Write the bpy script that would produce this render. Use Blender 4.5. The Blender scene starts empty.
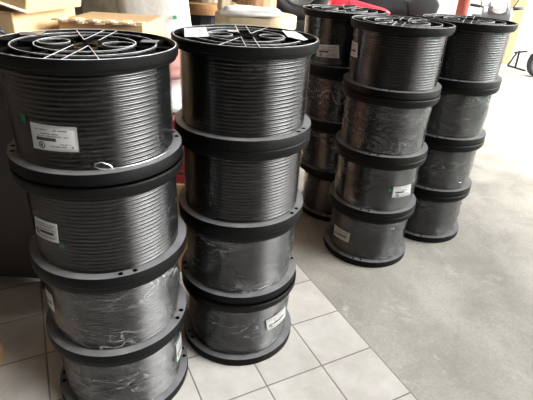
import bpy, bmesh, math, random
from mathutils import Vector, Matrix, noise
random.seed(7)
S = bpy.context.scene
COL = S.collection
PI = math.pi
R_FL, H_SP, T_FL = .2839, .3703, .0431      # flange radius, spool height, flange thickness

# ------------------------------------------------------------------ materials
def nt(name):
    m = bpy.data.materials.new(name); m.use_nodes = True
    n = m.node_tree; n.nodes.clear()
    out = n.nodes.new('ShaderNodeOutputMaterial')
    return m, n, out
def node(n, typ, **kw):
    x = n.nodes.new(typ)
    for k, v in kw.items():
        if k in x.inputs.keys(): x.inputs[k].default_value = v
        else: setattr(x, k, v)
    return x
def mat(name, col, rough=.5, metal=0., var=.12, scale=8., bump=0., bscale=60., stretch=(1,1,1), spec=.5, col2=None, alpha=None):
    m, n, out = nt(name)
    b = node(n, 'ShaderNodeBsdfPrincipled'); b.inputs['Roughness'].default_value = rough
    b.inputs['Metallic'].default_value = metal; b.inputs['Specular IOR Level'].default_value = spec
    tc = node(n, 'ShaderNodeTexCoord'); mp = node(n, 'ShaderNodeMapping'); mp.inputs['Scale'].default_value = stretch
    n.links.new(tc.outputs['Object'], mp.inputs[0])
    nz = node(n, 'ShaderNodeTexNoise', Scale=scale, Detail=6.)
    n.links.new(mp.outputs[0], nz.inputs['Vector'])
    r = node(n, 'ShaderNodeValToRGB')
    c2 = col2 if col2 else [c*(1-var) for c in col]
    c1 = col if col2 else [min(1, c*(1+var)) for c in col]
    r.color_ramp.elements[0].position = .3; r.color_ramp.elements[1].position = .7
    r.color_ramp.elements[0].color = (*c2, 1); r.color_ramp.elements[1].color = (*c1, 1)
    n.links.new(nz.outputs[0], r.inputs[0]); n.links.new(r.outputs[0], b.inputs['Base Color'])
    if bump:
        n2 = node(n, 'ShaderNodeTexNoise', Scale=bscale, Detail=4.); n.links.new(mp.outputs[0], n2.inputs['Vector'])
        bp = node(n, 'ShaderNodeBump', Strength=bump, Distance=.01); n.links.new(n2.outputs[0], bp.inputs['Height'])
        n.links.new(bp.outputs[0], b.inputs['Normal'])
    n.links.new(b.outputs[0], out.inputs[0])
    return m
M = {}
M['plastic'] = mat('black_plastic', (.0018,.0018,.002), .5, spec=.12, var=.3, scale=9, bump=.12, bscale=40)
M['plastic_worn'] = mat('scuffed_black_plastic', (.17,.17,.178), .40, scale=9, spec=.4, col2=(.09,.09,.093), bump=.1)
M['crest'] = mat('rib_edge_glint', (.80,.81,.82), .4, scale=30, col2=(.35,.35,.36))  # highlights along the rib edges, painted as a pale colour
M['cable'] = mat('black_cable_jacket', (.005,.005,.0055), .17, var=.25, scale=5, spec=.6)
M['cable_dull'] = mat('dusty_black_cable_jacket', (.014,.014,.0145), .20, var=.3, scale=6, spec=.6)
M['hole'] = mat('deep_black', (.004,.004,.004), .8)
M['label'] = mat('white_paper_label', (.72,.72,.72), .45, var=.04)
M['ink'] = mat('black_ink', (.03,.03,.03), .6)
M['green_ink'] = mat('green_ink', (.02,.22,.09), .5)
M['wire'] = mat('bare_silver_wire', (.75,.75,.75), .25, metal=.8)
M['card'] = mat('cardboard', (.56,.38,.20), .75, var=.10, scale=3, bump=.15, bscale=30)
M['card_d'] = mat('darker_cardboard', (.42,.27,.14), .8, var=.12, scale=3, bump=.15, bscale=30)
M['card_g'] = mat('grey_brown_cardboard', (.27,.235,.17), .85, scale=10, col2=(.17,.145,.10), bump=.3, bscale=40)
M['card_edge'] = mat('torn_cardboard_edge', (.72,.56,.36), .8)
M['print_brown'] = mat('brown_print', (.27,.16,.075), .8)
M['tape'] = mat('pale_tape', (.80,.70,.58), .35)
M['sack'] = mat('white_woven_plastic', (.80,.81,.79), .5, var=.05, bump=.4, bscale=25)
M['sack_pink'] = mat('pink_woven_plastic', (.52,.27,.24), .55, var=.2, bump=.5, bscale=20)
M['bagplastic'] = mat('white_plastic_film', (.83,.83,.82), .3, var=.04, bump=.5, bscale=12)
M['print_grey'] = mat('grey_print', (.32,.33,.36), .6)
M['print_green'] = mat('green_print', (.12,.50,.25), .6)
M['print_pink'] = mat('pink_print', (.75,.35,.35), .6)
M['red_plastic'] = mat('dark_red_plastic', (.32,.02,.03), .4)
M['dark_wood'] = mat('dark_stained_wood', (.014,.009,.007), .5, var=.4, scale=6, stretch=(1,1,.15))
M['reel_wood'] = mat('pale_reel_wood', (.78,.66,.44), .6, var=.15, scale=5, stretch=(1,6,1))
M['reel_orange'] = mat('orange_brown_reel_wood', (.55,.30,.13), .6, scale=8, col2=(.33,.17,.07))
M['barrel_wood'] = mat('planked_barrel_wood', (.52,.29,.15), .6, scale=14, col2=(.34,.17,.09), stretch=(1,1,.1))
M['rubber'] = mat('tyre_rubber', (.035,.035,.037), .7, bump=.3)
M['grey_metal'] = mat('grey_metal', (.30,.31,.31), .4, metal=.4)
M['dark_metal'] = mat('dark_metal', (.045,.047,.05), .4, metal=.5)
M['red_paint'] = mat('glossy_red_paint', (.62,.03,.05), .2)
M['black_paint'] = mat('glossy_black_paint', (.03,.032,.037), .25)
M['silver_paint'] = mat('silver_grey_paint', (.22,.225,.24), .3, metal=.3)
M['seat'] = mat('black_vinyl', (.035,.036,.04), .45, bump=.2)
M['lens'] = mat('clear_lamp_lens', (.85,.87,.88), .15)
M['engine'] = mat('pale_engine_casting', (.74,.75,.75), .4)
M['yellow'] = mat('yellow_paint', (.70,.52,.12), .4)
M['pole_red'] = mat('red_brown_paint', (.42,.075,.05), .4)
M['cream'] = mat('cream_paint', (.66,.56,.32), .6, var=.04)
M['navy'] = mat('navy_rubber', (.012,.016,.035), .5)
M['wall'] = mat('stained_brown_wall', (.10,.075,.055), .85, scale=2, col2=(.05,.038,.03))
M['wall_pale'] = mat('pale_plaster', (.5,.48,.44), .9, scale=2)
M['ceil'] = mat('added_ceiling_grey', (.32,.31,.29), .9)
M['tint_panel'] = mat('green_tint_sheet', (.13,.55,.30), .6, scale=3)

def film(name, base, amt, rough, sheen, bmp=.5):
    m, n, out = nt(name)
    tc = node(n, 'ShaderNodeTexCoord'); mp = node(n, 'ShaderNodeMapping'); mp.inputs['Scale'].default_value = (1,1,2.6)
    mp.inputs['Rotation'].default_value = (.12,.08,0)
    n.links.new(tc.outputs['Object'], mp.inputs[0])
    nz = node(n, 'ShaderNodeTexNoise', Scale=8., Detail=2.5, Roughness=.5, Distortion=1.0)
    n.links.new(mp.outputs[0], nz.inputs['Vector'])
    # thin crease lines where the noise crosses its mid value
    s = node(n, 'ShaderNodeMath', operation='SUBTRACT'); s.inputs[1].default_value = .5; n.links.new(nz.outputs[0], s.inputs[0])
    a = node(n, 'ShaderNodeMath', operation='ABSOLUTE'); n.links.new(s.outputs[0], a.inputs[0])
    r = node(n, 'ShaderNodeMapRange'); r.inputs['From Min'].default_value = 0; r.inputs['From Max'].default_value = .03
    r.inputs['To Min'].default_value = 1; r.inputs['To Max'].default_value = 0; n.links.new(a.outputs[0], r.inputs[0])
    n2 = node(n, 'ShaderNodeTexNoise', Scale=3.5, Detail=3.); n.links.new(mp.outputs[0], n2.inputs['Vector'])
    r2 = node(n, 'ShaderNodeMapRange'); r2.inputs['From Min'].default_value = .45; r2.inputs['From Max'].default_value = .7
    n.links.new(n2.outputs[0], r2.inputs[0])
    mu = node(n, 'ShaderNodeMath', operation='MULTIPLY'); n.links.new(r.outputs[0], mu.inputs[0]); n.links.new(r2.outputs[0], mu.inputs[1])
    f = node(n, 'ShaderNodeMath', operation='MULTIPLY_ADD'); f.inputs[1].default_value = amt; f.inputs[2].default_value = base
    n.links.new(mu.outputs[0], f.inputs[0])
    bp = node(n, 'ShaderNodeBump', Strength=bmp, Distance=.004); n.links.new(nz.outputs[0], bp.inputs['Height'])
    tr = node(n, 'ShaderNodeBsdfTransparent')
    df = node(n, 'ShaderNodeBsdfDiffuse'); df.inputs[0].default_value = (.72,.74,.75,1)
    gl = node(n, 'ShaderNodeBsdfGlossy', Roughness=rough); gl.inputs[0].default_value = (.9,.9,.9,1)
    n.links.new(bp.outputs[0], gl.inputs['Normal'])
    m1 = node(n, 'ShaderNodeMixShader'); n.links.new(f.outputs[0], m1.inputs[0]); n.links.new(tr.outputs[0], m1.inputs[1]); n.links.new(df.outputs[0], m1.inputs[2])
    fr = node(n, 'ShaderNodeFresnel', IOR=1.42); n.links.new(bp.outputs[0], fr.inputs['Normal'])
    m2 = node(n, 'ShaderNodeMixShader'); fs = node(n, 'ShaderNodeMath', operation='MULTIPLY'); fs.inputs[1].default_value = sheen; n.links.new(fr.outputs[0], fs.inputs[0]); n.links.new(fs.outputs[0], m2.inputs[0]); n.links.new(m1.outputs[0], m2.inputs[1]); n.links.new(gl.outputs[0], m2.inputs[2])
    n.links.new(m2.outputs[0], out.inputs[0])
    return m
M['film_clean'] = film('smooth_stretch_film', .0, .05, .15, .45, .15)
M['film_hazy'] = film('crinkled_stretch_film', .014, .38, .12, .9)
M['bead'] = M['film_hazy']

def tile_material():
    m, n, out = nt('pale_floor_tiles')
    b = node(n, 'ShaderNodeBsdfPrincipled')
    tc = node(n, 'ShaderNodeTexCoord')
    sx = node(n, 'ShaderNodeSeparateXYZ'); n.links.new(tc.outputs['Object'], sx.inputs[0])
    ds = []
    ids = []
    for k in (0, 1):
        d = node(n, 'ShaderNodeMath', operation='DIVIDE'); d.inputs[1].default_value = .30; n.links.new(sx.outputs[k], d.inputs[0])
        a = node(n, 'ShaderNodeMath', operation='ADD'); a.inputs[1].default_value = 100.5; n.links.new(d.outputs[0], a.inputs[0])
        fl = node(n, 'ShaderNodeMath', operation='FLOOR'); n.links.new(d.outputs[0], fl.inputs[0]); ids.append(fl)
        fr = node(n, 'ShaderNodeMath', operation='FRACT'); n.links.new(a.outputs[0], fr.inputs[0])
        s = node(n, 'ShaderNodeMath', operation='SUBTRACT'); s.inputs[1].default_value = .5; n.links.new(fr.outputs[0], s.inputs[0])
        ab = node(n, 'ShaderNodeMath', operation='ABSOLUTE'); n.links.new(s.outputs[0], ab.inputs[0]); ds.append(ab)
    mn = node(n, 'ShaderNodeMath', operation='MINIMUM'); n.links.new(ds[0].outputs[0], mn.inputs[0]); n.links.new(ds[1].outputs[0], mn.inputs[1])
    mr = node(n, 'ShaderNodeMapRange', clamp=True); mr.inputs['From Min'].default_value = .009; mr.inputs['From Max'].default_value = .015
    n.links.new(mn.outputs[0], mr.inputs[0])
    cb = node(n, 'ShaderNodeCombineXYZ'); n.links.new(ids[0].outputs[0], cb.inputs[0]); n.links.new(ids[1].outputs[0], cb.inputs[1])
    wn = node(n, 'ShaderNodeTexWhiteNoise'); n.links.new(cb.outputs[0], wn.inputs['Vector'])
    nz = node(n, 'ShaderNodeTexNoise', Scale=5., Detail=8., Roughness=.65); n.links.new(tc.outputs['Object'], nz.inputs['Vector'])
    r = node(n, 'ShaderNodeValToRGB'); r.color_ramp.elements[0].position = .3; r.color_ramp.elements[1].position = .7
    r.color_ramp.elements[0].color = (.43,.41,.38,1); r.color_ramp.elements[1].color = (.60,.585,.555,1)
    n.links.new(nz.outputs[0], r.inputs[0])
    hv = node(n, 'ShaderNodeHueSaturation'); n.links.new(r.outputs[0], hv.inputs['Color'])
    mv = node(n, 'ShaderNodeMapRange'); mv.inputs['To Min'].default_value = .93; mv.inputs['To Max'].default_value = 1.05
    n.links.new(wn.outputs['Value'], mv.inputs[0]); n.links.new(mv.outputs[0], hv.inputs['Value'])
    mx = node(n, 'ShaderNodeMixRGB'); mx.inputs[1].default_value = (.20,.185,.165,1)
    n.links.new(mr.outputs[0], mx.inputs[0]); n.links.new(hv.outputs[0], mx.inputs[2])
    # dirt specks
    sp = node(n, 'ShaderNodeTexNoise', Scale=38., Detail=2.); n.links.new(tc.outputs['Object'], sp.inputs['Vector'])
    sr = node(n, 'ShaderNodeMapRange', clamp=True); sr.inputs['From Min'].default_value = .74; sr.inputs['From Max'].default_value = .78
    n.links.new(sp.outputs[0], sr.inputs[0])
    m3 = node(n, 'ShaderNodeMixRGB'); m3.inputs[2].default_value = (.17,.15,.13,1)
    n.links.new(sr.outputs[0], m3.inputs[0]); n.links.new(mx.outputs[0], m3.inputs[1])
    n.links.new(m3.outputs[0], b.inputs['Base Color'])
    rr = node(n, 'ShaderNodeMapRange'); rr.inputs['To Min'].default_value = .7; rr.inputs['To Max'].default_value = .34
    n.links.new(mr.outputs[0], rr.inputs[0]); n.links.new(rr.outputs[0], b.inputs['Roughness'])
    bp = node(n, 'ShaderNodeBump', Strength=.5, Distance=.003); n.links.new(mr.outputs[0], bp.inputs['Height']); n.links.new(bp.outputs[0], b.inputs['Normal'])
    n.links.new(b.outputs[0], out.inputs[0])
    return m
def concrete_material():
    m, n, out = nt('worn_concrete')
    b = node(n, 'ShaderNodeBsdfPrincipled', Roughness=.62)
    tc = node(n, 'ShaderNodeTexCoord')
    nz = node(n, 'ShaderNodeTexNoise', Scale=1.6, Detail=9., Roughness=.62, Distortion=.3); n.links.new(tc.outputs['Object'], nz.inputs['Vector'])
    r = node(n, 'ShaderNodeValToRGB'); r.color_ramp.elements[0].position = .36; r.color_ramp.elements[1].position = .66
    r.color_ramp.elements[0].color = (.25,.24,.21,1); r.color_ramp.elements[1].color = (.42,.405,.365,1)
    n.links.new(nz.outputs[0], r.inputs[0])
    n1 = node(n, 'ShaderNodeTexNoise', Scale=4.5, Detail=9., Roughness=.75, Distortion=.8); n.links.new(tc.outputs['Object'], n1.inputs['Vector'])
    mr = node(n, 'ShaderNodeMapRange', clamp=True); mr.inputs['From Min'].default_value = .58; mr.inputs['From Max'].default_value = .72; mr.inputs['To Max'].default_value = .5
    n.links.new(n1.outputs[0], mr.inputs[0])
    mx = node(n, 'ShaderNodeMixRGB'); mx.inputs[2].default_value = (.62,.61,.585,1); n.links.new(mr.outputs[0], mx.inputs[0]); n.links.new(r.outputs[0], mx.inputs[1])
    n3 = node(n, 'ShaderNodeTexNoise', Scale=60., Detail=4.); n.links.new(tc.outputs['Object'], n3.inputs['Vector'])
    m4 = node(n, 'ShaderNodeMapRange'); m4.inputs['From Min'].default_value = .3; m4.inputs['From Max'].default_value = .7; m4.inputs['To Min'].default_value = .88; m4.inputs['To Max'].default_value = 1.08
    n.links.new(n3.outputs[0], m4.inputs[0])
    hv = node(n, 'ShaderNodeHueSaturation'); n.links.new(mx.outputs[0], hv.inputs['Color']); n.links.new(m4.outputs[0], hv.inputs['Value'])
    # hairline cracks: edges of large distorted voronoi cells, kept only in places
    vo = node(n, 'ShaderNodeTexVoronoi', feature='DISTANCE_TO_EDGE', Scale=.55)
    nd = node(n, 'ShaderNodeTexNoise', Scale=2.2, Detail=6.); n.links.new(tc.outputs['Object'], nd.inputs['Vector'])
    va = node(n, 'ShaderNodeMixRGB', blend_type='ADD'); va.inputs[0].default_value = .35; n.links.new(tc.outputs['Object'], va.inputs[1]); n.links.new(nd.outputs[1], va.inputs[2])
    n.links.new(va.outputs[0], vo.inputs['Vector'])
    cr = node(n, 'ShaderNodeMapRange', clamp=True); cr.inputs['From Min'].default_value = .002; cr.inputs['From Max'].default_value = .006; cr.inputs['To Min'].default_value = .10; cr.inputs['To Max'].default_value = 0
    n.links.new(vo.outputs['Distance'], cr.inputs[0])
    m5 = node(n, 'ShaderNodeMixRGB'); m5.inputs[2].default_value = (.16,.15,.135,1); n.links.new(cr.outputs[0], m5.inputs[0]); n.links.new(hv.outputs[0], m5.inputs[1])
    n.links.new(m5.outputs[0], b.inputs['Base Color'])
    bp = node(n, 'ShaderNodeBump', Strength=.25, Distance=.004); n.links.new(n3.outputs[0], bp.inputs['Height']); n.links.new(bp.outputs[0], b.inputs['Normal'])
    n.links.new(b.outputs[0], out.inputs[0])
    return m
M['tile'] = tile_material(); M['concrete'] = concrete_material()

# ------------------------------------------------------------------ mesh helpers
def link(name, me, m, parent=None):
    o = bpy.data.objects.new(name, me); COL.objects.link(o)
    if m and not me.materials: me.materials.append(m)
    if parent: o.parent = parent
    return o
def from_bm(name, bm, m, parent=None, smooth=False):
    bmesh.ops.recalc_face_normals(bm, faces=bm.faces)
    me = bpy.data.meshes.new(name); bm.to_mesh(me); bm.free()
    if smooth: me.polygons.foreach_set('use_smooth', [True]*len(me.polygons))
    return link(name, me, m, parent)
def thing(name, label, cat, loc=(0,0,0), rz=0, group=None):
    o = bpy.data.objects.new(name, None); COL.objects.link(o); o.empty_display_size = .1
    o.location = loc; o.rotation_euler = (0,0,rz)
    return tag(o, label, cat, group)
def tag(o, label, cat, group=None):
    o['label'] = label; o['category'] = cat
    if group: o['group'] = group
    return o
def box(bm, c, d, rot=None, bev=0.):
    r = bmesh.ops.create_cube(bm, size=1)
    vs = r['verts']
    for v in vs: v.co = Vector((v.co.x*d[0], v.co.y*d[1], v.co.z*d[2]))
    if bev:
        es = list({e for v in vs for e in v.link_edges})
        g = bmesh.ops.bevel(bm, geom=es, offset=bev, segments=2, affect='EDGES', profile=.5)
        vs = list({v for f in g['faces'] for v in f.verts} | {v for v in vs if v.is_valid})
    Mx = Matrix.Translation(c) @ (rot.to_4x4() if rot else Matrix())
    for v in vs: v.co = Mx @ v.co
    return bm
def lathe(bm, prof, seg=96, cx=0, cy=0, closed=False):
    rings = []
    for (r, z) in prof:
        rings.append([bm.verts.new((cx+r*math.cos(2*PI*i/seg), cy+r*math.sin(2*PI*i/seg), z)) for i in range(seg)])
    pr = list(zip(rings, rings[1:])) + ([(rings[-1], rings[0])] if closed else [])
    for a, b in pr:
        for i in range(seg):
            j = (i+1) % seg
            bm.faces.new((a[i], a[j], b[j], b[i]))
    return rings
def cap(bm, ring): bm.faces.new(ring)
def tube(bm, pts, r, seg=8, caps=True, closed=False):
    pts = [Vector(p) for p in pts]; rings = []; n = len(pts)
    up = Vector((0,0,1))
    for i, p in enumerate(pts):
        a = pts[i-1] if (i > 0 or closed) else p; b = pts[(i+1) % n] if (i < n-1 or closed) else p
        t = (b-a).normalized()
        u = up if abs(t.dot(up)) < .95 else Vector((1,0,0))
        s = t.cross(u).normalized(); w = s.cross(t).normalized()
        rr = r[i] if isinstance(r, (list, tuple)) else r
        rings.append([bm.verts.new(p + rr*(math.cos(2*PI*k/seg)*s + math.sin(2*PI*k/seg)*w)) for k in range(seg)])
    pr = list(zip(rings, rings[1:])) + ([(rings[-1], rings[0])] if closed else [])
    for a, b in pr:
        for k in range(seg):
            l = (k+1) % seg
            bm.faces.new((a[k], a[l], b[l], b[k]))
    if caps and not closed: bm.faces.new(rings[0]); bm.faces.new(rings[-1])
def prism(bm, poly, y0, y1, bev=0.):
    a = [bm.verts.new((x, y0, z)) for x, z in poly]; b = [bm.verts.new((x, y1, z)) for x, z in poly]
    n = len(poly); bm.faces.new(a); bm.faces.new(b[::-1])
    for i in range(n):
        j = (i+1) % n; bm.faces.new((a[i], a[j], b[j], b[i]))
    if bev:
        es = list({e for v in a+b for e in v.link_edges})
        bmesh.ops.bevel(bm, geom=es, offset=bev, segments=3, affect='EDGES', profile=.5)
def simple_box(name, c, d, m, parent=None, rot=None, bev=.004):
    bm = bmesh.new(); box(bm, (0,0,0) if parent is None else c, d, None if parent is None else rot, bev)
    o = from_bm(name, bm, m, parent)
    if parent is None:
        o.location = c
        if rot: o.rotation_euler = rot.to_euler()
    return o

# ------------------------------------------------------------------ cable spool meshes
def flange_mesh(holes, name):
    """the flange disc: thick rim, inner plate against the cable, recess on the outer side; origin at the outer face, extends to -z"""
    R, T = R_FL, T_FL
    bm = bmesh.new()
    prof = [(.030,-T),(R-.012,-T),(R-.008,-T+.002),(R-.006,-T+.010),(R-.0025,-T+.013),(R-.001,-T+.018),(R,-.004),(R-.003,0),
            (R-.010,0),(R-.012,-.003),(R-.014,-.020),(.058,-.020),(.056,-.011),(.034,-.011),(.030,-.014)]
    if holes: prof[:6] = [(.030,-T),(R-.004,-T),(R-.0015,-T+.001),(R-.0005,-T+.003),(R-.0005,-T+.020),(R,-T+.022)]
    lathe(bm, prof, 128, closed=True)
    o = from_bm('cut', bm, M['plastic'])
    if holes:
        cb = bmesh.new()
        for k in range(2):
            for d in (-.09, .09):
                a = k*PI + d
                lathe_cyl(cb, .2665*math.cos(a), .2665*math.sin(a), .0088)
        c = from_bm('cutter', cb, M['hole'])
        md = o.modifiers.new('b', 'BOOLEAN'); md.object = c; md.operation = 'DIFFERENCE'; md.solver = 'EXACT'
        dg = bpy.context.evaluated_depsgraph_get()
        me = bpy.data.meshes.new_from_object(o.evaluated_get(dg))
        bpy.data.objects.remove(c)
    else:
        me = o.data.copy()
    bpy.data.objects.remove(o)
    me.name = name
    me.polygons.foreach_set('use_smooth', [True]*len(me.polygons))
    me.set_sharp_from_angle(angle=math.radians(28))
    return me
def lathe_cyl(bm, x, y, r):
    rg = lathe(bm, [(r,-.10),(r,-.022)], 20, x, y)
    bm.faces.new(rg[0]); bm.faces.new(rg[1])
FL_PLAIN = flange_mesh(False, 'flange_mesh')
FL_HOLES = flange_mesh(True, 'flange_holes_mesh')

def winding_mesh(R0, pitch, amp, seed, seg=176, rows_per=8):
    z0, z1 = T_FL - .001, H_SP - T_FL + .001
    turns = int((z1-z0)/pitch) + 1; rows = (turns+1)*rows_per
    bm = bmesh.new(); rings = []
    for j in range(rows+1):          # rows follow the helix, one turn = rows_per rows
        ph = j/rows_per; ring = []; d = (ph % 1.) - .5; turn = math.floor(ph + 1e-6)
        for i in range(seg+1):
            th = 2*PI*i/seg; c, s = math.cos(th), math.sin(th)
            zb = z0 + (ph - 1 + i/seg)*pitch
            w = amp*noise.noise(Vector((c*1.3+seed, s*1.3, zb*22))) + amp*.6*noise.noise(Vector((c*2.7, s*2.7+seed, zb*50)))
            z = min(z1, max(z0, zb + w))
            lay = amp*.7*noise.noise(Vector((c*1.5, s*1.5-seed, zb*16))) if amp > .001 else .0006*noise.noise(Vector((c, s, zb*90)))
            tv = (.0022 if amp > .001 else .0006)*noise.noise(Vector(((turn + i/seg)*.73+seed, c*.8, s*.8)))
            r = R0 - pitch*.5 + math.sqrt(max(0., .25-d*d))*pitch + lay + tv
            ring.append(bm.verts.new((r*c, r*s, z)))
        rings.append(ring)
    for a, b in zip(rings, rings[1:]):
        for i in range(seg):
            bm.faces.new((a[i], a[i+1], b[i+1], b[i]))
    me = bpy.data.meshes.new('winding_mesh'); bm.to_mesh(me); bm.free()
    me.polygons.foreach_set('use_smooth', [True]*len(me.polygons))
    return me
def wrap_mesh(R0, amp, seed, seg=220, rows=70):
    z0, z1 = T_FL + .001, H_SP - T_FL - .001
    bm = bmesh.new(); rings = []
    for j in range(rows+1):
        z = z0 + (z1-z0)*j/rows; ring = []
        for i in range(seg):
            th = 2*PI*i/seg; c, s = math.cos(th), math.sin(th)
            zz = z + .10*c
            v = Vector((c*4+seed, s*4, zz*26)); q = noise.noise(v)
            crease = (1-min(1, abs(q)*7))
            r = R0 + amp*(crease*.9*max(0, noise.noise(Vector((c*2, s*2+seed, z*7)))*2+.3)) + amp*.8*noise.noise(Vector((c*2.2, s*2.2+seed, z*9)))
            ring.append(bm.verts.new((r*c, r*s, z)))
        rings.append(ring)
    for a, b in zip(rings, rings[1:]):
        for i in range(seg):
            k = (i+1) % seg; bm.faces.new((a[i], a[k], b[k], b[i]))
    me = bpy.data.meshes.new('wrap_mesh'); bm.to_mesh(me); bm.free()
    me.polygons.foreach_set('use_smooth', [True]*len(me.polygons))
    return me
WIND = {'neat': [winding_mesh(.2525, .0142, .0006, s) for s in (1.3, 4.7)],
        'loose': [winding_mesh(.2480, .0115, .0036, s) for s in (2.1, 5.9, 9.4)]}
WRAP = {'neat': [wrap_mesh(.2560, .0012, s) for s in (3., 8.)],
        'loose': [wrap_mesh(.2545, .0042, s) for s in (1., 5.5, 11.)]}

def rib_mesh(side):
    """the ribs of an outer face: concentric rings, boss rings, double bar and thin spokes"""
    bm = bmesh.new(); cr = bmesh.new()
    def ring(r, w, cx=0, cy=0, a=bm, zt=-.0015, seg=96):
        lathe(a, [(r-w,-.0195),(r-w,zt),(r+w,zt),(r+w,-.0195)], seg, cx, cy)
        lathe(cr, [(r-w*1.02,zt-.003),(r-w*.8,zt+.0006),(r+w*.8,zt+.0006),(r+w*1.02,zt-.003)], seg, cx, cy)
    for r in (.214, .150): ring(r, .0022)
    for sx in (-1, 1): ring(.047, .0022, 0, sx*.100, seg=48)
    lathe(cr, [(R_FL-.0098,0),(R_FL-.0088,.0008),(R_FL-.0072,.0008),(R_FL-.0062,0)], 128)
    def bar(p, q, w, bright=True, z=-.0015):
        p, q = Vector((*p, 0)), Vector((*q, 0)); d = (q-p); L = d.length; a = math.atan2(d.y, d.x)
        rot = Matrix.Rotation(a, 3, 'Z'); c = (p+q)/2
        box(bm, (c.x, c.y, (z-.0195)/2), (L, 2*w, .0195+z), rot)
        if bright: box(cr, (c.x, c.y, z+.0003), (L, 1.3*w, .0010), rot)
    Ro = R_FL-.013
    for s in (-1, 1):
        bar((-.05, s*.023), (-Ro, s*.023), .0022); bar((.05, s*.023), (Ro, s*.023), .0022)
        a = side*math.radians(25)
        bar((s*.058*math.cos(a), s*.058*math.sin(a)), (s*Ro*math.cos(a), s*Ro*math.sin(a)), .0020)
        for g in (-side*25, 55, -55, 90):
            a = math.radians(g)
            bar((s*.058*math.cos(a), s*.058*math.sin(a)), (s*Ro*math.cos(a), s*Ro*math.sin(a)), .0018, False, -.006)
        box(bm, (s*(Ro+.05)/2, 0, -.0160), (Ro-.05, .044, .007))
    out = []
    for b, nme in ((bm, 'ribs_mesh'), (cr, 'rib_edges_mesh')):
        bmesh.ops.recalc_face_normals(b, faces=b.faces)
        me = bpy.data.meshes.new(nme); b.to_mesh(me); b.free(); out.append(me)
    return out
RIBS = {1: rib_mesh(1), -1: rib_mesh(-1)}

def patch(corners, r, nu=14, nv=6, parent=None, name='label_sticker', m=None, uv=None):
    """corners (theta deg, z) tl,tr,br,bl on the drum"""
    def P(u, v, rr=r):
        tl, tr, br, bl = corners
        th = (tl[0]*(1-u)+tr[0]*u)*(1-v) + (bl[0]*(1-u)+br[0]*u)*v
        z = (tl[1]*(1-u)+tr[1]*u)*(1-v) + (bl[1]*(1-u)+br[1]*u)*v
        return Vector((rr*math.cos(math.radians(th)), rr*math.sin(math.radians(th)), z))
    bm = bmesh.new()
    g = [[bm.verts.new(P(i/nu, j/nv)) for i in range(nu+1)] for j in range(nv+1)]
    for j in range(nv):
        for i in range(nu): bm.faces.new((g[j][i], g[j][i+1], g[j+1][i+1], g[j+1][i]))
    bmesh.ops.solidify(bm, geom=bm.faces[:], thickness=.0006)
    return from_bm(name, bm, m or M['label'], parent, True), P
def printing(P, r, rects, ringsym, parent):
    bm = bmesh.new()
    for (U0, v0, U1, v1) in rects:
      nn = max(1, math.ceil((U1-U0)/.05))
      for kk in range(nn):
        u0 = U0+(U1-U0)*kk/nn; u1 = U0+(U1-U0)*(kk+1)/nn
        q = [bm.verts.new(P(a, b, r)) for a, b in ((u0,v0),(u1,v0),(u1,v1),(u0,v1))]; bm.faces.new(q)
    for (u, v, ru, rv) in ringsym:
        n = 20
        o_ = [bm.verts.new(P(u+ru*math.cos(2*PI*i/n), v+rv*math.sin(2*PI*i/n), r)) for i in range(n)]
        i_ = [bm.verts.new(P(u+.72*ru*math.cos(2*PI*i/n), v+.72*rv*math.sin(2*PI*i/n), r)) for i in range(n)]
        for i in range(n): bm.faces.new((o_[i], o_[(i+1)%n], i_[(i+1)%n], i_[i]))
        k = [bm.verts.new(P(u-.1*ru+.38*ru*math.cos(2*PI*i/n), v+.5*rv*math.sin(2*PI*i/n), r)) for i in range(n)]
        bm.faces.new(k)
    bmesh.ops.recalc_face_normals(bm, faces=bm.faces)
    return from_bm('printing', bm, M['ink'], parent)
def textline(u0, u1, v, h, rnd):
    out = []; u = u0
    while u < u1:
        w = rnd.uniform(.008, .018)
        if rnd.random() > .16: out.append((u, v, min(u+w, u1), v+h*rnd.uniform(.75, 1)))
        u += w + .006
    return out
def big_print(seed=1):
    rnd = random.Random(seed)
    R = textline(.12, .40, .17, .055, rnd) + textline(.52, .83, .17, .055, rnd) + textline(.24, .62, .32, .05, rnd)
    R += textline(.14, .82, .41, .045, rnd) + [(.12, .49, .56, .62)] + textline(.64, .84, .70, .045, rnd)
    R += textline(.42, .78, .79, .055, rnd) + textline(.82, .90, .77, .10, rnd)
    return R, [(.23, .80, .078, .135)]
def small_print(seed=2):
    rnd = random.Random(seed)
    R = textline(.08, .9, .14, .05, rnd) + textline(.08, .8, .26, .05, rnd) + textline(.3, .92, .40, .06, rnd)
    R += [(.30, .52, .85, .66)] + textline(.1, .9, .80, .05, rnd)
    return R, [(.18, .62, .10, .15)]

# ------------------------------------------------------------------ one prototype, then copies
def build_spool(kind):
    t = thing('cable_spool', '', 'cable spool')
    top = link('flange', FL_PLAIN, M['plastic'], t); top.location = (0,0,H_SP)
    bot = link('flange', FL_HOLES, M['plastic'], t); bot.rotation_euler = (PI,0,0)
    w = link('cable_winding', WIND[kind][0], M['cable'] if kind == 'neat' else M['cable_dull'], t)
    f = link('stretch_wrap', WRAP[kind][0], M['film_clean' if kind == 'neat' else 'film_hazy'], t)
    return t
for k in WIND:
    for me in WIND[k]: me.materials.append(M['cable'] if k == 'neat' else M['cable_dull'])
    for me in WRAP[k]: me.materials.append(M['film_clean' if k == 'neat' else 'film_hazy'])
FL_PLAIN.materials.clear(); FL_PLAIN.materials.append(M['plastic'])
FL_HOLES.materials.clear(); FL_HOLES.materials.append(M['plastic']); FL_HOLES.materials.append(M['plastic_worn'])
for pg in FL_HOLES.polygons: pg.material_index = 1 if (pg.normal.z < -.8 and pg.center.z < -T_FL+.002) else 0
for s in RIBS: RIBS[s][0].materials.append(M['plastic']); RIBS[s][1].materials.append(M['crest'])
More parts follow.
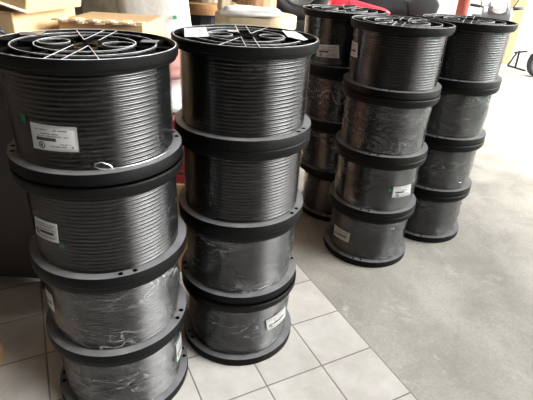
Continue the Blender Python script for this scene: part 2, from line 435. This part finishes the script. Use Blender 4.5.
PROTO = {'neat': build_spool('neat'), 'loose': build_spool('loose')}
FIRST = {'neat': True, 'loose': True}
cnt = [0]
def place_spool(kind, x, y, lvl, label, rot=0., hole=0., neat_mesh=None):
    """copy the prototype and each of its parts"""
    root = PROTO[kind]
    if FIRST[kind]:
        FIRST[kind] = False; c = root; parts = list(root.children)
    else:
        c = root.copy(); COL.objects.link(c); parts = []
        for ch in root.children:
            if ch.name.split('.')[0] not in ('flange', 'cable_winding', 'stretch_wrap'): continue
            d = ch.copy(); COL.objects.link(d); d.parent = c; parts.append(d)
    c.location = (x, y, lvl*H_SP)
    i = cnt[0]; cnt[0] += 1
    for p in parts:
        nme = p.name.split('.')[0]
        if nme == 'cable_winding': p.data = WIND[kind][i % len(WIND[kind])]; p.rotation_euler = (0,0,rot)
        if nme == 'stretch_wrap': p.data = WRAP[kind][i % len(WRAP[kind])]; p.rotation_euler = (0,0,rot*1.7+i)
        if nme == 'flange' and p.location.z < .1: p.rotation_euler = (PI, 0, math.radians(hole))
    c['label'] = label; c['category'] = 'cable spool'
    return c
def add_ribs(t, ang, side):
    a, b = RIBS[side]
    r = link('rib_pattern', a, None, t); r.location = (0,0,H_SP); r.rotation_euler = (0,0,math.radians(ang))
    e = link('rib_glint', b, None, r); e['label'] = 'pale glints painted on the rib edges'
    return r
def flat_patch(name, pts, z, m, parent, crumple=0., cut=4):
    bm = bmesh.new()
    f = bm.faces.new([bm.verts.new((x, y, z)) for x, y in pts])
    bmesh.ops.triangulate(bm, faces=[f])
    bmesh.ops.subdivide_edges(bm, edges=bm.edges[:], cuts=cut, use_grid_fill=True)
    for v in bm.verts: v.co.z += crumple*abs(noise.noise(v.co*25))
    bmesh.ops.recalc_face_normals(bm, faces=bm.faces)
    bmesh.ops.solidify(bm, geom=bm.faces[:], thickness=.0005)
    return from_bm(name, bm, m, parent)
def cable_end(pts, r, m, parent, name='loose_wire'):
    bm = bmesh.new(); tube(bm, pts, r, 6); return from_bm(name, bm, m, parent, True)
def cyl(th, z, r=.2575): return (r*math.cos(math.radians(th)), r*math.sin(math.radians(th)), z)

A = [(-.594,1.458),(-.586,1.443),(-.599,1.459),(-.608,1.475)]
B = [(-.117,1.821),(-.116,1.824),(-.118,1.833),(-.114,1.819)]
Cc = [(.442,3.244),(.479,3.240),(.500,3.244),(.543,3.245)]
D = [(.694,2.691),(.693,2.678),(.700,2.684),(.706,2.691)]
E = [(1.198,3.053),(1.201,3.057),(1.199,3.048),(1.197,3.040)]
words = ['topmost spool', 'second spool from the top', 'third spool from the top', 'bottom spool']
# near left stack
a0 = place_spool('neat', *A[0], 3, 'black cable spool topping the nearest left stack, with silver wire end and printed label', 0, 25)
a1 = place_spool('neat', *A[1], 2, 'second cable spool down in the nearest left stack, small white label on its left side', 1., -60)
a2 = place_spool('loose', *A[2], 1, 'third cable spool down in the nearest left stack, crinkled wrap over its front', 2., -7)
a3 = place_spool('loose', *A[3], 0, 'bottom cable spool of the nearest left stack, standing on the tiles', 3., 20)
b0 = place_spool('neat', *B[0], 3, 'black cable spool on top of the second stack with white swatches on its spoked disc', 4., -27)
b1 = place_spool('neat', *B[1], 2, 'second cable spool down in the middle stack standing on the tiles', 5., -26)
b2 = place_spool('loose', *B[2], 1, 'third cable spool down in the middle stack standing on the tiles', 6., 15)
b3 = place_spool('loose', *B[3], 0, 'bottom cable spool on the tiles with a white label at its right', .5, 30)
c0 = place_spool('neat', *Cc[0], 3, 'top cable spool of the rear dark stack, behind between two stacks, pale label in front', 1.5, 70)
c1 = place_spool('loose', *Cc[1], 2, 'second cable spool down in the rear dark half-hidden stack, thin wire loop on front', 2.5, 70)
c2 = place_spool('loose', *Cc[2], 1, 'third cable spool down in the rear dark half-hidden stack', 3.5, 70)
c3 = place_spool('loose', *Cc[3], 0, 'bottom cable spool of the rear dark half-hidden stack on concrete', 4.5, 70)
d0 = place_spool('neat', *D[0], 3, 'top cable spool of the front stack on the concrete, slim label at left edge', 5.5, 70)
d1 = place_spool('loose', *D[1], 2, 'second cable spool down in the front stack on the concrete, no label showing', 6.5, 70)
d2 = place_spool('loose', *D[2], 1, 'third cable spool down in the front concrete stack, tilted white label at right', .8, 70)
d3 = place_spool('loose', *D[3], 0, 'bottom cable spool of the front concrete stack, small label at its left', 1.8, 70)
e0 = place_spool('neat', *E[0], 3, 'top cable spool of the rightmost stack, scooter lamp showing above it', 2.8, 70)
e1 = place_spool('loose', *E[1], 2, 'second cable spool down in the rightmost stack', 3.8, 70)
e2 = place_spool('loose', *E[2], 1, 'third cable spool down in the rightmost stack', 4.8, 70)
e3 = place_spool('loose', *E[3], 0, 'bottom cable spool of the rightmost stack on the concrete', 5.8, 70)
for t in (a0,a1,a2,a3,b0,b1,b2,b3,c0,c1,c2,c3,d0,d1,d2,d3,e0,e1,e2,e3): t['group'] = 'black cable spools stacked four high'
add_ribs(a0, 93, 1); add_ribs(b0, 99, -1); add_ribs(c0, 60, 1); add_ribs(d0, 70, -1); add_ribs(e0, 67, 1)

RL = .2592
def label(t, corners, prn, green=None, r=RL):
    o, P = patch(corners, r, parent=t); o['label'] = 'white paper label with black print'
    printing(P, r+.0009, *prn, o)
def dot(t, th, z, w=2.2, h=.012):
    o, P = patch([(th-w,z+h),(th+w,z+h),(th+w,z-h),(th-w,z-h)], RL+.0004, 4, 3, t, 'ink_stamp', M['green_ink']); o['label'] = 'green ink mark'
label(a0, [(-111,.184),(-80,.181),(-80.5,.105),(-112,.104)], big_print(1)); dot(a0, -117, .19)
label(a1, [(-128.5,.227),(-105,.229),(-106.5,.156),(-133,.149)], small_print(3)); dot(a1, -104, .150, 2., .009)
label(a2, [(-141,.258),(-127,.255),(-128,.171),(-143,.172)], small_print(4))
label(a3, [(-12,.240),(8,.235),(8,.125),(-12,.130)], small_print(5)); dot(a3, -14, .16, 1.6, .014)
label(b3, [(-55.7,.241),(-22,.240),(-20,.160),(-53.3,.166)], small_print(6)); dot(b3, -17, .20, 1.8, .014)
label(c0, [(-132,.167),(-99.5,.178),(-97.2,.098),(-132,.091)], big_print(7))
label(d0, [(-185,.25),(-160,.252),(-157,.176),(-185,.17)], small_print(8))
label(d2, [(-77.9,.215),(-47,.214),(-43,.135),(-77.5,.141)], big_print(9)); dot(d2, -82, .19, 2., .012)
label(d3, [(-157.7,.206),(-125.7,.209),(-126.5,.137),(-156.4,.13)], small_print(10))
# bare wire end of the top left spool: a small loop, then the wire runs round above the lower disc
lp = [cyl(-61,.028,.263), cyl(-60.5,.040,.262), cyl(-63,.060,.262), cyl(-68,.072,.262), cyl(-72,.068,.262), cyl(-72.5,.058,.262), cyl(-69,.050,.262), cyl(-64,.047,.262), cyl(-60,.0475,.262)]
lp += [cyl(-60+i*4, .0475, .2635) for i in range(1, 14)]
cable_end(lp, .0016, M['wire'], a0)
lc = [cyl(-128+6*i, .20+.03*math.sin(i*.9)+.012*i*(i<4), .2615) for i in range(8)]
cable_end(lc, .0014, M['wire'], c1)
# flat pale swatches laid on the spoked discs (own things: they can be lifted off)
def swatch(name, st, pts, label_, m, dz=.0015, crumple=.004):
    cx, cy = sum(p[0] for p in pts)/len(pts), sum(p[1] for p in pts)/len(pts)
    o = flat_patch(name, [(x-cx, y-cy) for x, y in pts], 0, m, None, crumple)
    o.location = (st[0]+cx, st[1]+cy, 4*H_SP+dz); tag(o, label_, 'swatch')
swatch('white_swatch', B[0], [(-.251,.063),(-.174,.13),(-.127,-.114),(-.207,-.159)], 'square flat white swatch on the left of the middle spool disc', M['label'])
swatch('white_swatch', B[0], [(.139,.164),(.197,.159),(.236,-.042),(.22,-.072),(.161,-.022)], 'crumpled white swatch on the right of the middle spool disc', M['bagplastic'])
swatch('pale_swatch', A[0], [(-.262,.105),(-.195,.150),(-.185,.085),(-.236,.052)], 'flat pale grey swatch on the left of the nearest spool disc', M['silver_paint'], .0012, .001)
swatch('pale_swatch', A[0], [(.15,.102),(.205,.109),(.208,.06),(.154,.053)], 'flat pale grey swatch on the right of the nearest spool disc', M['silver_paint'], .0012, .001)
swatch('pale_swatch', B[0], [(-.082,.084),(-.040,.096),(-.036,.060),(-.074,.050)], 'tiny pale swatch near the hub of the middle spool disc', M['label'], .0012, .001)

# ------------------------------------------------------------------ the setting
GA = .484; OX, OY = .1801, 1.8384
def struct(o): o['kind'] = 'structure'; return o
def plane(name, pts, m, loc=(0,0,0), rz=0, thick=.1):
    bm = bmesh.new(); a = [bm.verts.new((x, y, 0)) for x, y in pts]; b = [bm.verts.new((x, y, -thick)) for x, y in pts]
    bm.faces.new(a); bm.faces.new(b[::-1]); n = len(pts)
    for i in range(n): bm.faces.new((a[i], a[(i+1)%n], b[(i+1)%n], b[i]))
    o = from_bm(name, bm, m); o.location = loc; o.rotation_euler = (0,0,rz); return struct(o)
# local frame of the tiles: +x = u, +y = -v ; rows of tiles end 0.30 m from the origin on +x
plane('floor', [(-7,-9),(.303,-9),(.303,8),(-7,8)], M['tile'], (OX,OY,0), GA-0)
plane('floor', [(.303,-60),(90,-60),(90,90),(.303,90)], M['concrete'], (OX,OY,-.003), GA)
plane('floor', [(-60,8.0),(.303,8.0),(.303,90),(-60,90)], M['concrete'], (OX,OY,-.003), GA)
def wall(name, c, d, m): return struct(simple_box(name, c, d, m, bev=.002))
wall('wall_left', (-2.65,1.7,1.6), (.12,8.2,3.2), M['wall'])
wall('wall_back', (-1.1,5.86,1.6), (3.1,.12,3.2), M['wall'])
wall('added_wall_front', (.4,-2.3,1.6), (6.2,.12,3.2), M['wall'])  # unseen, added to block light from behind the camera
wall('added_ceiling', (-.45,1.8,3.26), (4.5,8.3,.12), M['ceil'])  # unseen slab, added to shade the near floor and stacks
wall('added_green_panel', (7.2,1.2,1.2), (.1,5.6,2.4), M['tint_panel'])  # unseen panel, added to tint the cable reflections green

# ------------------------------------------------------------------ left: cabinet, boxes, sacks
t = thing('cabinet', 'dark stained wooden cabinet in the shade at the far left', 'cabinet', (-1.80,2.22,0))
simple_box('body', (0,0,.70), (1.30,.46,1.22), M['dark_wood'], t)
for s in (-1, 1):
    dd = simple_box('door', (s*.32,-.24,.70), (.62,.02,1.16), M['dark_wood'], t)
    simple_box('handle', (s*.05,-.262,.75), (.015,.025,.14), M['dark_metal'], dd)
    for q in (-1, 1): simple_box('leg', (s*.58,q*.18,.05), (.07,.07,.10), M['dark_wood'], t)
# cardboard boxes with seams and tape
def carton(name, label_, loc, d, rot, m, tape=True, prints=None, group=None):
    t = thing(name, label_, 'box', loc, 0, group); t.rotation_euler = rot
    simple_box('carton_body', (0,0,d[2]/2), d, m, t, bev=.006)
    for s in (-1, 1):
        simple_box('flap', (s*d[0]/4,0,d[2]+.003), (d[0]/2-.004,d[1]-.006,.005), m, t, bev=.001)
    if tape:
        simple_box('packing_tape', (0,0,d[2]+.0065), (.055,d[1],.0012), M['tape'], t, bev=.0003)
        simple_box('packing_tape', (0,-d[1]/2-.0008,d[2]-.05), (.055,.0012,.10), M['tape'], t, bev=.0003)
    if prints:
        bm = bmesh.new()
        for (x, z, w, h) in prints: box(bm, (x, -d[1]/2-.0008, z), (w, .001, h))
        from_bm('printing', bm, M['print_brown'], t)
    return t
carton('cardboard_box', 'upright tan cardboard box on the dark cabinet, under a tilted box', (-1.53,2.36,1.312), (.85,.5,.165), (0,0,math.radians(-8)), M['card'],
       prints=[(.20,.10,.07,.014),(.30,.085,.05,.010),(.12,.12,.05,.010),(.02,.11,.08,.012),(.28,.125,.06,.012)])
tilted = carton('cardboard_box', 'large tan cardboard box tilted on the box behind the nearest stack', (-1.335,2.30,1.548), (.62,.42,.42), (0,math.radians(13),math.radians(-10)), M['card'],
       prints=[(-.12,.06,.16,.012),(.10,.055,.12,.010)])
s_ = bmesh.new(); tube(s_, [(-.31,-.216,.012),(.31,-.216,.012)], .006, 6)
from_bm('packing_strap', s_, M['tape'], tilted, True)
# column of boxes behind the gap between the two near stacks
carton('cardboard_box', 'tan cardboard box on the floor behind the two nearest stacks', (-.72,2.50,0), (.72,.52,.60), (0,0,0), M['card_d'])
t = thing('plastic_crate', 'dark red plastic crate on the cardboard box behind the two nearest stacks', 'crate', (-.72,2.50,.613))
bm = bmesh.new()
for s in (-1, 1):
    for z in (.02,.10,.18,.26,.335):
        box(bm, (0,s*.235,z), (.66,.015,.045), None, .003); box(bm, (s*.325,0,z), (.015,.46,.045), None, .003)
    for q in (-1, 1): box(bm, (s*.32,q*.23,.18), (.03,.03,.36), None, .004)
from_bm('side_slats', bm, M['red_plastic'], t); simple_box('bottom_panel', (0,0,.012), (.64,.46,.02), M['red_plastic'], t)
simple_box('lining', (0,0,.19), (.62,.44,.33), M['sack_pink'], t, bev=.03)
def sack(name, label_, loc, d, m, rot=(0,0,0), seed=0, lump=.03, prints=None, cat='sack'):
    bm = bmesh.new(); bmesh.ops.create_cube(bm, size=1)
    bmesh.ops.subdivide_edges(bm, edges=bm.edges[:], cuts=11, use_grid_fill=True)
    for v in bm.verts:
        x, y, z = v.co*2
        k = 2.8   # superellipsoid pillow
        L = (abs(x)**k + abs(y)**k + abs(z)**k)**(1/k)
        q = Vector((x, y, z))/max(L, .3)
        n_ = 1 + lump*8*noise.noise(Vector((q.x*1.5+seed, q.y*1.5, q.z*1.5)))*.5 + lump*2*noise.noise(Vector((q.x*5, q.y*5+seed, q.z*5)))
        v.co = Vector((q.x*d[0]/2, q.y*d[1]/2, q.z*d[2]/2))*n_
        v.co.z = max(v.co.z, -d[2]*.47) + d[2]*.47
    if prints:
        o = thing(name, label_, cat, loc); o.rotation_euler = rot
        from_bm('sack_body', bm, m, o, True)
        for (mm, quads, nm) in prints:
            rows = {}
            for (x, z, w, h, *g) in quads: rows.setdefault(g[0] if g else (x, z), []).append((x, z, w, h))
            for qs in rows.values():
                b2 = bmesh.new()
                for (x, z, w, h) in qs: box(b2, (x, -d[1]/2*.985-.004, z), (w, .004, h))
                from_bm(nm, b2, mm, o)
    else:
        o = from_bm(name, bm, m, None, True); o.location = loc; o.rotation_euler = rot; tag(o, label_, cat)
    return o
sack('sack', 'small crumpled white plastic sack seen in the gap beside the middle stack', (-.70,2.48,.978), (.66,.48,.165), M['bagplastic'], seed=3)
sack('sack', 'dull pink sack seen in the gap beside the middle stack, above the white one', (-.70,2.48,1.155), (.66,.48,.155), M['sack_pink'], seed=5)
t = thing('cardboard_tray', 'flat tan cardboard sheet with torn edge behind the nearest spool top', 'cardboard', (-.83,2.44,1.318))
simple_box('tray_body', (0,0,.06), (.40,.42,.12), M['card'], t, bev=.004)
bm = bmesh.new()
for i in range(26):
    x = -.20+.40*i/25
    box(bm, (x, -.225-.006*random.random(), .128+.005*math.sin(i*1.3)), (.024,.05+.02*random.random(),.008), Matrix.Rotation(.1*math.sin(i), 3, 'X'))
e_ = from_bm('torn_edge', bm, M['card_edge'], t); e_['label'] = 'paler torn cardboard edge'
carton('carton', 'worn grey-brown cardboard carton between the tan boxes and the white sack', (-1.16,3.36,1.242), (.34,.26,.60), (0,0,math.radians(10)), M['card_g'], tape=False)
simple_box('wooden_crate', (-1.16,3.36,.62), (.42,.40,1.238), M['dark_wood']); tag(bpy.data.objects['wooden_crate'], 'tall dark crate under the worn grey-brown carton, mostly hidden', 'crate')
rr = random.Random(4)
chars = []
for row, (x0, z0, n_, h) in enumerate([(-.10,.40,6,.022),(-.06,.34,6,.022),(.0,.28,5,.016)]):
    for i in range(n_): chars.append((x0+i*.024, z0+.32-i*.006, .010 if i % 2 else .014, h*rr.uniform(.6,1), row))
sack('rice_sack', 'bright white woven sack with grey print behind the two nearest stacks', (-.715,2.98,.965), (.44,.22,1.10), M['sack'], (math.radians(-3),math.radians(-7),0), 7, .012,
     [(M['print_grey'], chars, 'grey_print'), (M['print_green'], [(.150,.42,.024,.022),(-.14,.68,.05,.012),(-.12,.665,.05,.012)], 'green_print'), (M['print_pink'], [(-.05,.58,.03,.010),(.10,.76,.03,.02)], 'pink_print')], cat='sack')
simple_box('wooden_pallet_box', (-.70,3.02,.47), (.46,.40,.94), M['dark_wood']); o = bpy.data.objects['wooden_pallet_box']; tag(o, 'dark wooden crate under the white woven sack, mostly hidden', 'crate')
# navy glove-like cable plugs at the left edge
bm = bmesh.new()
for k, (dx, dz, L) in enumerate([(0,0,.07),(.006,-.02,.08),(-.004,.02,.055)]):
    tube(bm, [(-.09,0,dz*1.2),(-.03,-.01,dz+.01),(dx+L*.4,-.015,dz-.01),(dx+L*.8,-.01,dz-.028)], [.014,.013,.012,.009], 8)
tube(bm, [(-.10,0,-.12),(-.095,0,0),(-.09,0,.05)], [.03,.032,.02], 10)
o = from_bm('rubber_glove', bm, M['navy'], None, True); o.location = (-1.215,1.98,1.455); tag(o, 'dark navy rubber glove over the box edge at far left', 'glove')
simple_box('cardboard_offcut', (-1.235,1.43,.17), (.10,.16,.34), M['card_d'], rot=Matrix.Rotation(.2, 3, 'Z')); tag(bpy.data.objects['cardboard_offcut'], 'small brown carton cut off by the left edge on the tiles', 'box')
simple_box('carton', (-1.135,2.20,.24), (.10,.20,.46), M['card_d']); 
for o in bpy.data.objects:
    if o.name.startswith('carton') and o.type == 'MESH' and not o.parent: o.location = (-1.10,1.96,.235); tag(o, 'narrow brown carton in the shade beside the dark cabinet', 'box')

# ------------------------------------------------------------------ wooden reels behind
def reel(label_, loc, rf, rb, h, mf, mb, group='wooden cable reels at the back'):
    t = thing('wooden_reel', label_, 'reel', loc, 0, group)
    for z in (0, h-.045):
        bm = bmesh.new(); lathe(bm, [(.03,z),(rf-.004,z),(rf,z+.004),(rf,z+.041),(rf-.004,z+.045),(.03,z+.045)], 64, closed=True)
        # battens of the disc
        from_bm('flange', bm, mf, t)
    bm = bmesh.new(); n = 18
    for i in range(n):
        a = 2*PI*i/n
        box(bm, ((rb-.012)*math.cos(a), (rb-.012)*math.sin(a), h/2), (.024, 2*PI*rb/n*.94, h-.092), Matrix.Rotation(a, 3, 'Z'), .002)
    from_bm('barrel', bm, mb, t)
    bm = bmesh.new(); rg = lathe(bm, [(rb-.022,.05),(rb-.022,h-.05)], 32); from_bm('core', bm, M['dark_wood'], t)
    return t
reel('pale wooden reel with planked barrel standing behind the middle stack, topmost of its pile', (-.17,3.80,1.32), .32, .155, .60, M['reel_wood'], M['barrel_wood'])
reel('wooden reel in the middle of the pile behind the middle stack', (-.17,3.80,.66), .32, .155, .66, M['reel_wood'], M['barrel_wood'])
reel('wooden reel at the bottom of the pile behind the middle stack', (-.17,3.80,0), .32, .155, .66, M['reel_wood'], M['barrel_wood'])
reel('orange-brown wooden reel beyond the white sack, topmost of its pile', (-.68,4.50,1.33), .30, .15, .60, M['reel_orange'], M['card_g'])
reel('orange-brown wooden reel under another beyond the white sack', (-.68,4.50,.665), .30, .24, .665, M['reel_orange'], M['dark_metal'])
reel('lowest orange-brown wooden reel of the pile beyond the white sack', (-.68,4.50,0), .30, .24, .665, M['reel_orange'], M['dark_metal'])
sack('plastic_bag', 'bright white plastic bag lying on the pale wooden reel', (-.19,3.53,1.366), (.44,.13,.08), M['bagplastic'], (0,0,.05), 9, .05, cat='bag')
sack('plastic_bag', 'cream plastic bag wedged left of the planked reel barrel', (-.41,3.76,1.366), (.11,.14,.12), M['reel_wood'], (0,0,.3), 12, .04, cat='bag')
# tyre on a dark drum
t = thing('metal_drum', 'dark metal drum under the grey tyre, mostly hidden', 'drum', (.24,5.2,0))
bm = bmesh.new(); rg = lathe(bm, [(.29,0),(.30,.01),(.29,.03),(.29,.38),(.30,.40),(.29,.42),(.29,.78),(.30,.80),(.29,.82),(.29,1.17),(.30,1.19),(.28,1.2),(.28,1.185)], 40); bm.faces.new(rg[0]); bm.faces.new(rg[-1])
from_bm('drum_body', bm, M['dark_metal'], t, True)
t = thing('tyre', 'grey tyre and rim standing up behind the rear dark stack', 'tyre', (.22,5.16,1.2))
bm = bmesh.new()
rg = lathe(bm, [(.27+.07*math.cos(a), .06*math.sin(a)) for a in [2*PI*k/14 for k in range(14)]], 48, closed=True)
bmesh.ops.transform(bm, matrix=Matrix.Translation((0,0,.34)) @ Matrix.Rotation(PI/2, 4, 'X'), verts=bm.verts)
from_bm('rubber_tyre', bm, M['rubber'], t, True)
bm = bmesh.new(); rg = lathe(bm, [(.205,.03),(.19,.05),(.17,.02),(.08,.03),(.05,.05),(.02,.05)], 40); bm.faces.new(rg[-1])
bmesh.ops.transform(bm, matrix=Matrix.Translation((0,0,.34)) @ Matrix.Rotation(PI/2, 4, 'X'), verts=bm.verts)
from_bm('rim', bm, M['grey_metal'], t, True)

# ------------------------------------------------------------------ scooters, pole, pillar
def scooter(label_, loc, rz, paint, seatm, sc=1., tail_box=False, fairing=False, fender=None, stand=True, group='parked scooters'):
    t = thing('scooter', label_, 'scooter', loc, rz, group); t.scale = (sc, sc, sc)
    for x in (-.62, .64):
        bm = bmesh.new(); lathe(bm, [(.205+.05*math.cos(a), .05*math.sin(a)) for a in [2*PI*k/12 for k in range(12)]], 40, closed=True)
        bmesh.ops.transform(bm, matrix=Matrix.Translation((x,0,.255)) @ Matrix.Rotation(PI/2, 4, 'X'), verts=bm.verts)
        w = from_bm('wheel', bm, M['rubber'], t, True)
        bm = bmesh.new(); rg = lathe(bm, [(.165,-.02),(.165,.02),(.05,.035),(.03,.05),(.03,-.05),(.05,-.035)], 32, closed=True)
        bmesh.ops.transform(bm, matrix=Matrix.Translation((x,0,.255)) @ Matrix.Rotation(PI/2, 4, 'X'), verts=bm.verts)
        from_bm('rim', bm, M['grey_metal'], w, True)
    bm = bmesh.new(); prism(bm, [(-.90,.78),(-.55,.80),(-.10,.74),(.02,.48),(.05,.30),(-.28,.30),(-.42,.50),(-.80,.58)], -.15, .15, .03)
    from_bm('rear_body', bm, paint, t, True)
    bm = bmesh.new(); prism(bm, [(-.05,.26),(.42,.26),(.46,.34),(.0,.34)], -.15, .15, .02); from_bm('floorboard', bm, M['dark_metal'], t)
    bm = bmesh.new(); prism(bm, [(.36,.30),(.44,.28),(.60,.62),(.56,.98),(.48,1.08),(.44,1.06),(.50,.90),(.50,.62)], -.19, .19, .03)
    from_bm('front_shield', bm, paint, t, True)
    bm = bmesh.new(); prism(bm, [(.36,.50),(.46,.66),(.62,.70),(.80,.58),(.92,.40),(.84,.44),(.64,.54),(.50,.52)], -.075, .075, .012)
    from_bm('front_fender', bm, fender or paint, t, True)
    bm = bmesh.new(); prism(bm, [(-.86,.80),(-.80,.87),(-.45,.88),(-.30,.82),(-.05,.82),(.02,.76),(-.10,.745),(-.55,.79)], -.14, .14, .025)
    from_bm('seat', bm, seatm, t, True)
    bm = bmesh.new(); tube(bm, [(.66,.0,.26),(.56,0,.60),(.46,0,1.02)], .025, 10)
    for s in (-1, 1): tube(bm, [(.64,s*.07,.26),(.58,s*.07,.56)], .018, 8)
    from_bm('fork', bm, M['grey_metal'], t, True)
    bm = bmesh.new(); tube(bm, [(.34,-.34,1.06),(.42,-.20,1.05),(.46,0,1.03),(.42,.20,1.05),(.34,.34,1.06)], .014, 10)
    hb = from_bm('handlebar', bm, M['dark_metal'], t, True)
    for s in (-1, 1):
        bm = bmesh.new(); tube(bm, [(.345,s*.33,1.06),(.41,s*.22,1.052)], .02, 10); from_bm('grip', bm, M['rubber'], hb, True)
    bm = bmesh.new(); prism(bm, [(.40,1.00),(.56,.98),(.62,1.06),(.54,1.14),(.42,1.10)], -.13, .13, .03); from_bm('headlamp_cowl', bm, paint, t, True)
    bm = bmesh.new(); bmesh.ops.create_uvsphere(bm, u_segments=20, v_segments=12, radius=1)
    for v in bm.verts: v.co = Vector((.585+v.co.x*.045, v.co.y*.095, 1.055+v.co.z*.07))
    from_bm('headlamp', bm, M['lens'], t, True)
    for s in (-1, 1):
        bm = bmesh.new(); tube(bm, [(.41,s*.20,1.06),(.42,s*.24,1.16),(.40,s*.28,1.22)], .007, 6)
        mr = from_bm('mirror_stem', bm, M['dark_metal'], t, True)
        bm = bmesh.new(); bmesh.ops.create_uvsphere(bm, u_segments=16, v_segments=10, radius=1)
        for v in bm.verts: v.co = Vector((.40+v.co.x*.015, s*.30+v.co.y*.065, 1.25+v.co.z*.045))
        from_bm('mirror', bm, M['silver_paint'], mr, True)
    bm = bmesh.new(); prism(bm, [(-.60,.20),(-.20,.18),(-.05,.26),(-.08,.36),(-.40,.40),(-.60,.34)], -.11, .11, .03); from_bm('engine', bm, M['engine'], t, True)
    bm = bmesh.new(); tube(bm, [(-.10,-.13,.20),(-.40,-.16,.22),(-.86,-.17,.36)], [.03,.045,.05], 12); from_bm('exhaust', bm, M['grey_metal'], t, True)
    bm = bmesh.new()
    for s in (-1, 1): tube(bm, [(-.16,s*.06,.30),(-.24,s*.16,.015)], .014, 8)
    tube(bm, [(-.24,-.16,.015),(-.24,.16,.015)], .014, 8)
    from_bm('centre_stand', bm, M['dark_metal'], t, True)
    bm = bmesh.new(); tube(bm, [(-.50,.13,.80),(-.92,.12,.84),(-.95,0,.845),(-.92,-.12,.84),(-.50,-.13,.80)], .012, 8); from_bm('grab_rail', bm, M['dark_metal'], t, True)
    if fairing:
        bm = bmesh.new(); prism(bm, fairing, -.15, .15, .03); from_bm('fairing', bm, paint, t, True)
    if tail_box:
        bm = bmesh.new(); prism(bm, [(-1.06,.87),(-.66,.87),(-.62,1.02),(-.70,1.18),(-.98,1.20),(-1.10,1.05)], -.20, .20, .04)
        tb = from_bm('tail_box', bm, M['seat'], t, True)
        bm = bmesh.new(); box(bm, (-.80,-.203,1.09), (.09,.004,.05)); from_bm('badge', bm, M['label'], tb)
    return t
scooter('red scooter parked behind the front concrete stack, its bright red shield showing', (1.55,8.1,0), PI+.12, M['red_paint'], M['seat'], 1.12, fairing=[(.66,1.06),(.62,1.17),(.34,1.13),(-.16,1.03),(-.26,.98),(-.22,.92),(.10,.84),(.40,.78),(.58,.92)])
scooter('black scooter with tail box parked behind the rightmost stack', (1.55,8.9,0), PI-.08, M['black_paint'], M['seat'], 1.18, True, fairing=[(.62,1.0),(.58,1.16),(.3,1.22),(-.5,1.14),(-.66,1.05),(-.66,.86),(.1,.84),(.5,.9)])
scooter('silver-grey scooter facing forward, its lamp showing above the rightmost stack', (3.72,8.60,0), -PI/2-.25, M['silver_paint'], M['seat'], 1.2)
scooter('dark scooter with pale front fender, cut off by the right edge', (5.86,9.35,0), PI+.25, M['black_paint'], M['seat'], 1.1, fender=M['engine'])
t = thing('metal_stand', 'small dark metal stand on the bright ground right of the cream pillar', 'stand', (5.08,10.06,0), -1.27)
bm = bmesh.new(); tube(bm, [(-.08,0,.015),(.42,0,.015)], .018, 8); from_bm('base_rail', bm, M['dark_metal'], t)
bm = bmesh.new(); tube(bm, [(-.08,0,.02),(.06,0,.30)], .018, 8); from_bm('leg', bm, M['dark_metal'], t)
bm = bmesh.new(); tube(bm, [(.14,0,.02),(.12,0,.36)], .022, 8); from_bm('leg', bm, M['dark_metal'], t)
bm = bmesh.new(); tube(bm, [(.0,0,.30),(.40,0,.40)], .018, 8); from_bm('top_rail', bm, M['dark_metal'], t)
t = thing('pole', 'red-brown painted pole rising behind the rightmost stack', 'pole', (2.62,7.0,0))
bm = bmesh.new(); rg = lathe(bm, [(.08,0),(.08,3.9)], 24); bm.faces.new(rg[0]); bm.faces.new(rg[1]); from_bm('shaft', bm, M['pole_red'], t, True)
simple_box('base_plate', (0,0,.008), (.28,.28,.016), M['pole_red'], t)
t = thing('pillar', 'cream painted pillar on the bright ground at the right', 'pillar', (5.12,10.6,0))
simple_box('shaft', (0,0,1.6), (.25,.25,3.2), M['cream'], t); simple_box('plinth', (0,0,.04), (.30,.30,.08), M['cream'], t)

GLOW, GLOW_P, GLOW_S, SKY_S = (.97,-.08,.27), 13, 32., .50
# ------------------------------------------------------------------ light
w = bpy.data.worlds.new('World'); S.world = w; w.use_nodes = True
bg = w.node_tree.nodes['Background']; bg.inputs[0].default_value = (1.0,.99,.972,1)
# hazy sky, with a bright lobe added on one side for cable highlights
wn = w.node_tree; wt = node(wn, 'ShaderNodeTexCoord'); wd = node(wn, 'ShaderNodeVectorMath', operation='DOT_PRODUCT')
wd.inputs[1].default_value = Vector(GLOW).normalized(); wn.links.new(wt.outputs['Generated'], wd.inputs[0])
wm = node(wn, 'ShaderNodeMath', operation='MAXIMUM'); wm.inputs[1].default_value = 0; wn.links.new(wd.outputs['Value'], wm.inputs[0])
wp = node(wn, 'ShaderNodeMath', operation='POWER'); wp.inputs[1].default_value = GLOW_P; wn.links.new(wm.outputs[0], wp.inputs[0])
wa = node(wn, 'ShaderNodeMath', operation='MULTIPLY_ADD'); wa.inputs[1].default_value = GLOW_S; wa.inputs[2].default_value = SKY_S
wn.links.new(wp.outputs[0], wa.inputs[0]); wn.links.new(wa.outputs[0], bg.inputs[1])
sd = bpy.data.lights.new('sun', 'SUN'); sd.energy = 6.; sd.angle = math.radians(28); sd.color = (1,.96,.9)
so = bpy.data.objects.new('sun', sd); COL.objects.link(so); so.location = (6,8,8)
so.rotation_euler = (Vector((.16,.05,-1))).to_track_quat('-Z','Y').to_euler()

# ------------------------------------------------------------------ camera
cd = bpy.data.cameras.new('camera'); cd.sensor_width = 36; cd.sensor_fit = 'HORIZONTAL'; cd.lens = 449.0753/533*36
co = bpy.data.objects.new('camera', cd); COL.objects.link(co)
co.matrix_world = Matrix.Translation((0,0,1.7352)) @ Matrix.Rotation(PI/2-.4884, 4, 'X') @ Matrix.Rotation(.0606, 4, 'Z')
cd.clip_start = .05; cd.clip_end = 300
S.camera = co
S.view_settings.view_transform = 'Standard'; S.view_settings.look = 'None'
S.view_settings.exposure = 0.5; S.view_settings.gamma = 1; S.view_settings.use_curve_mapping = False
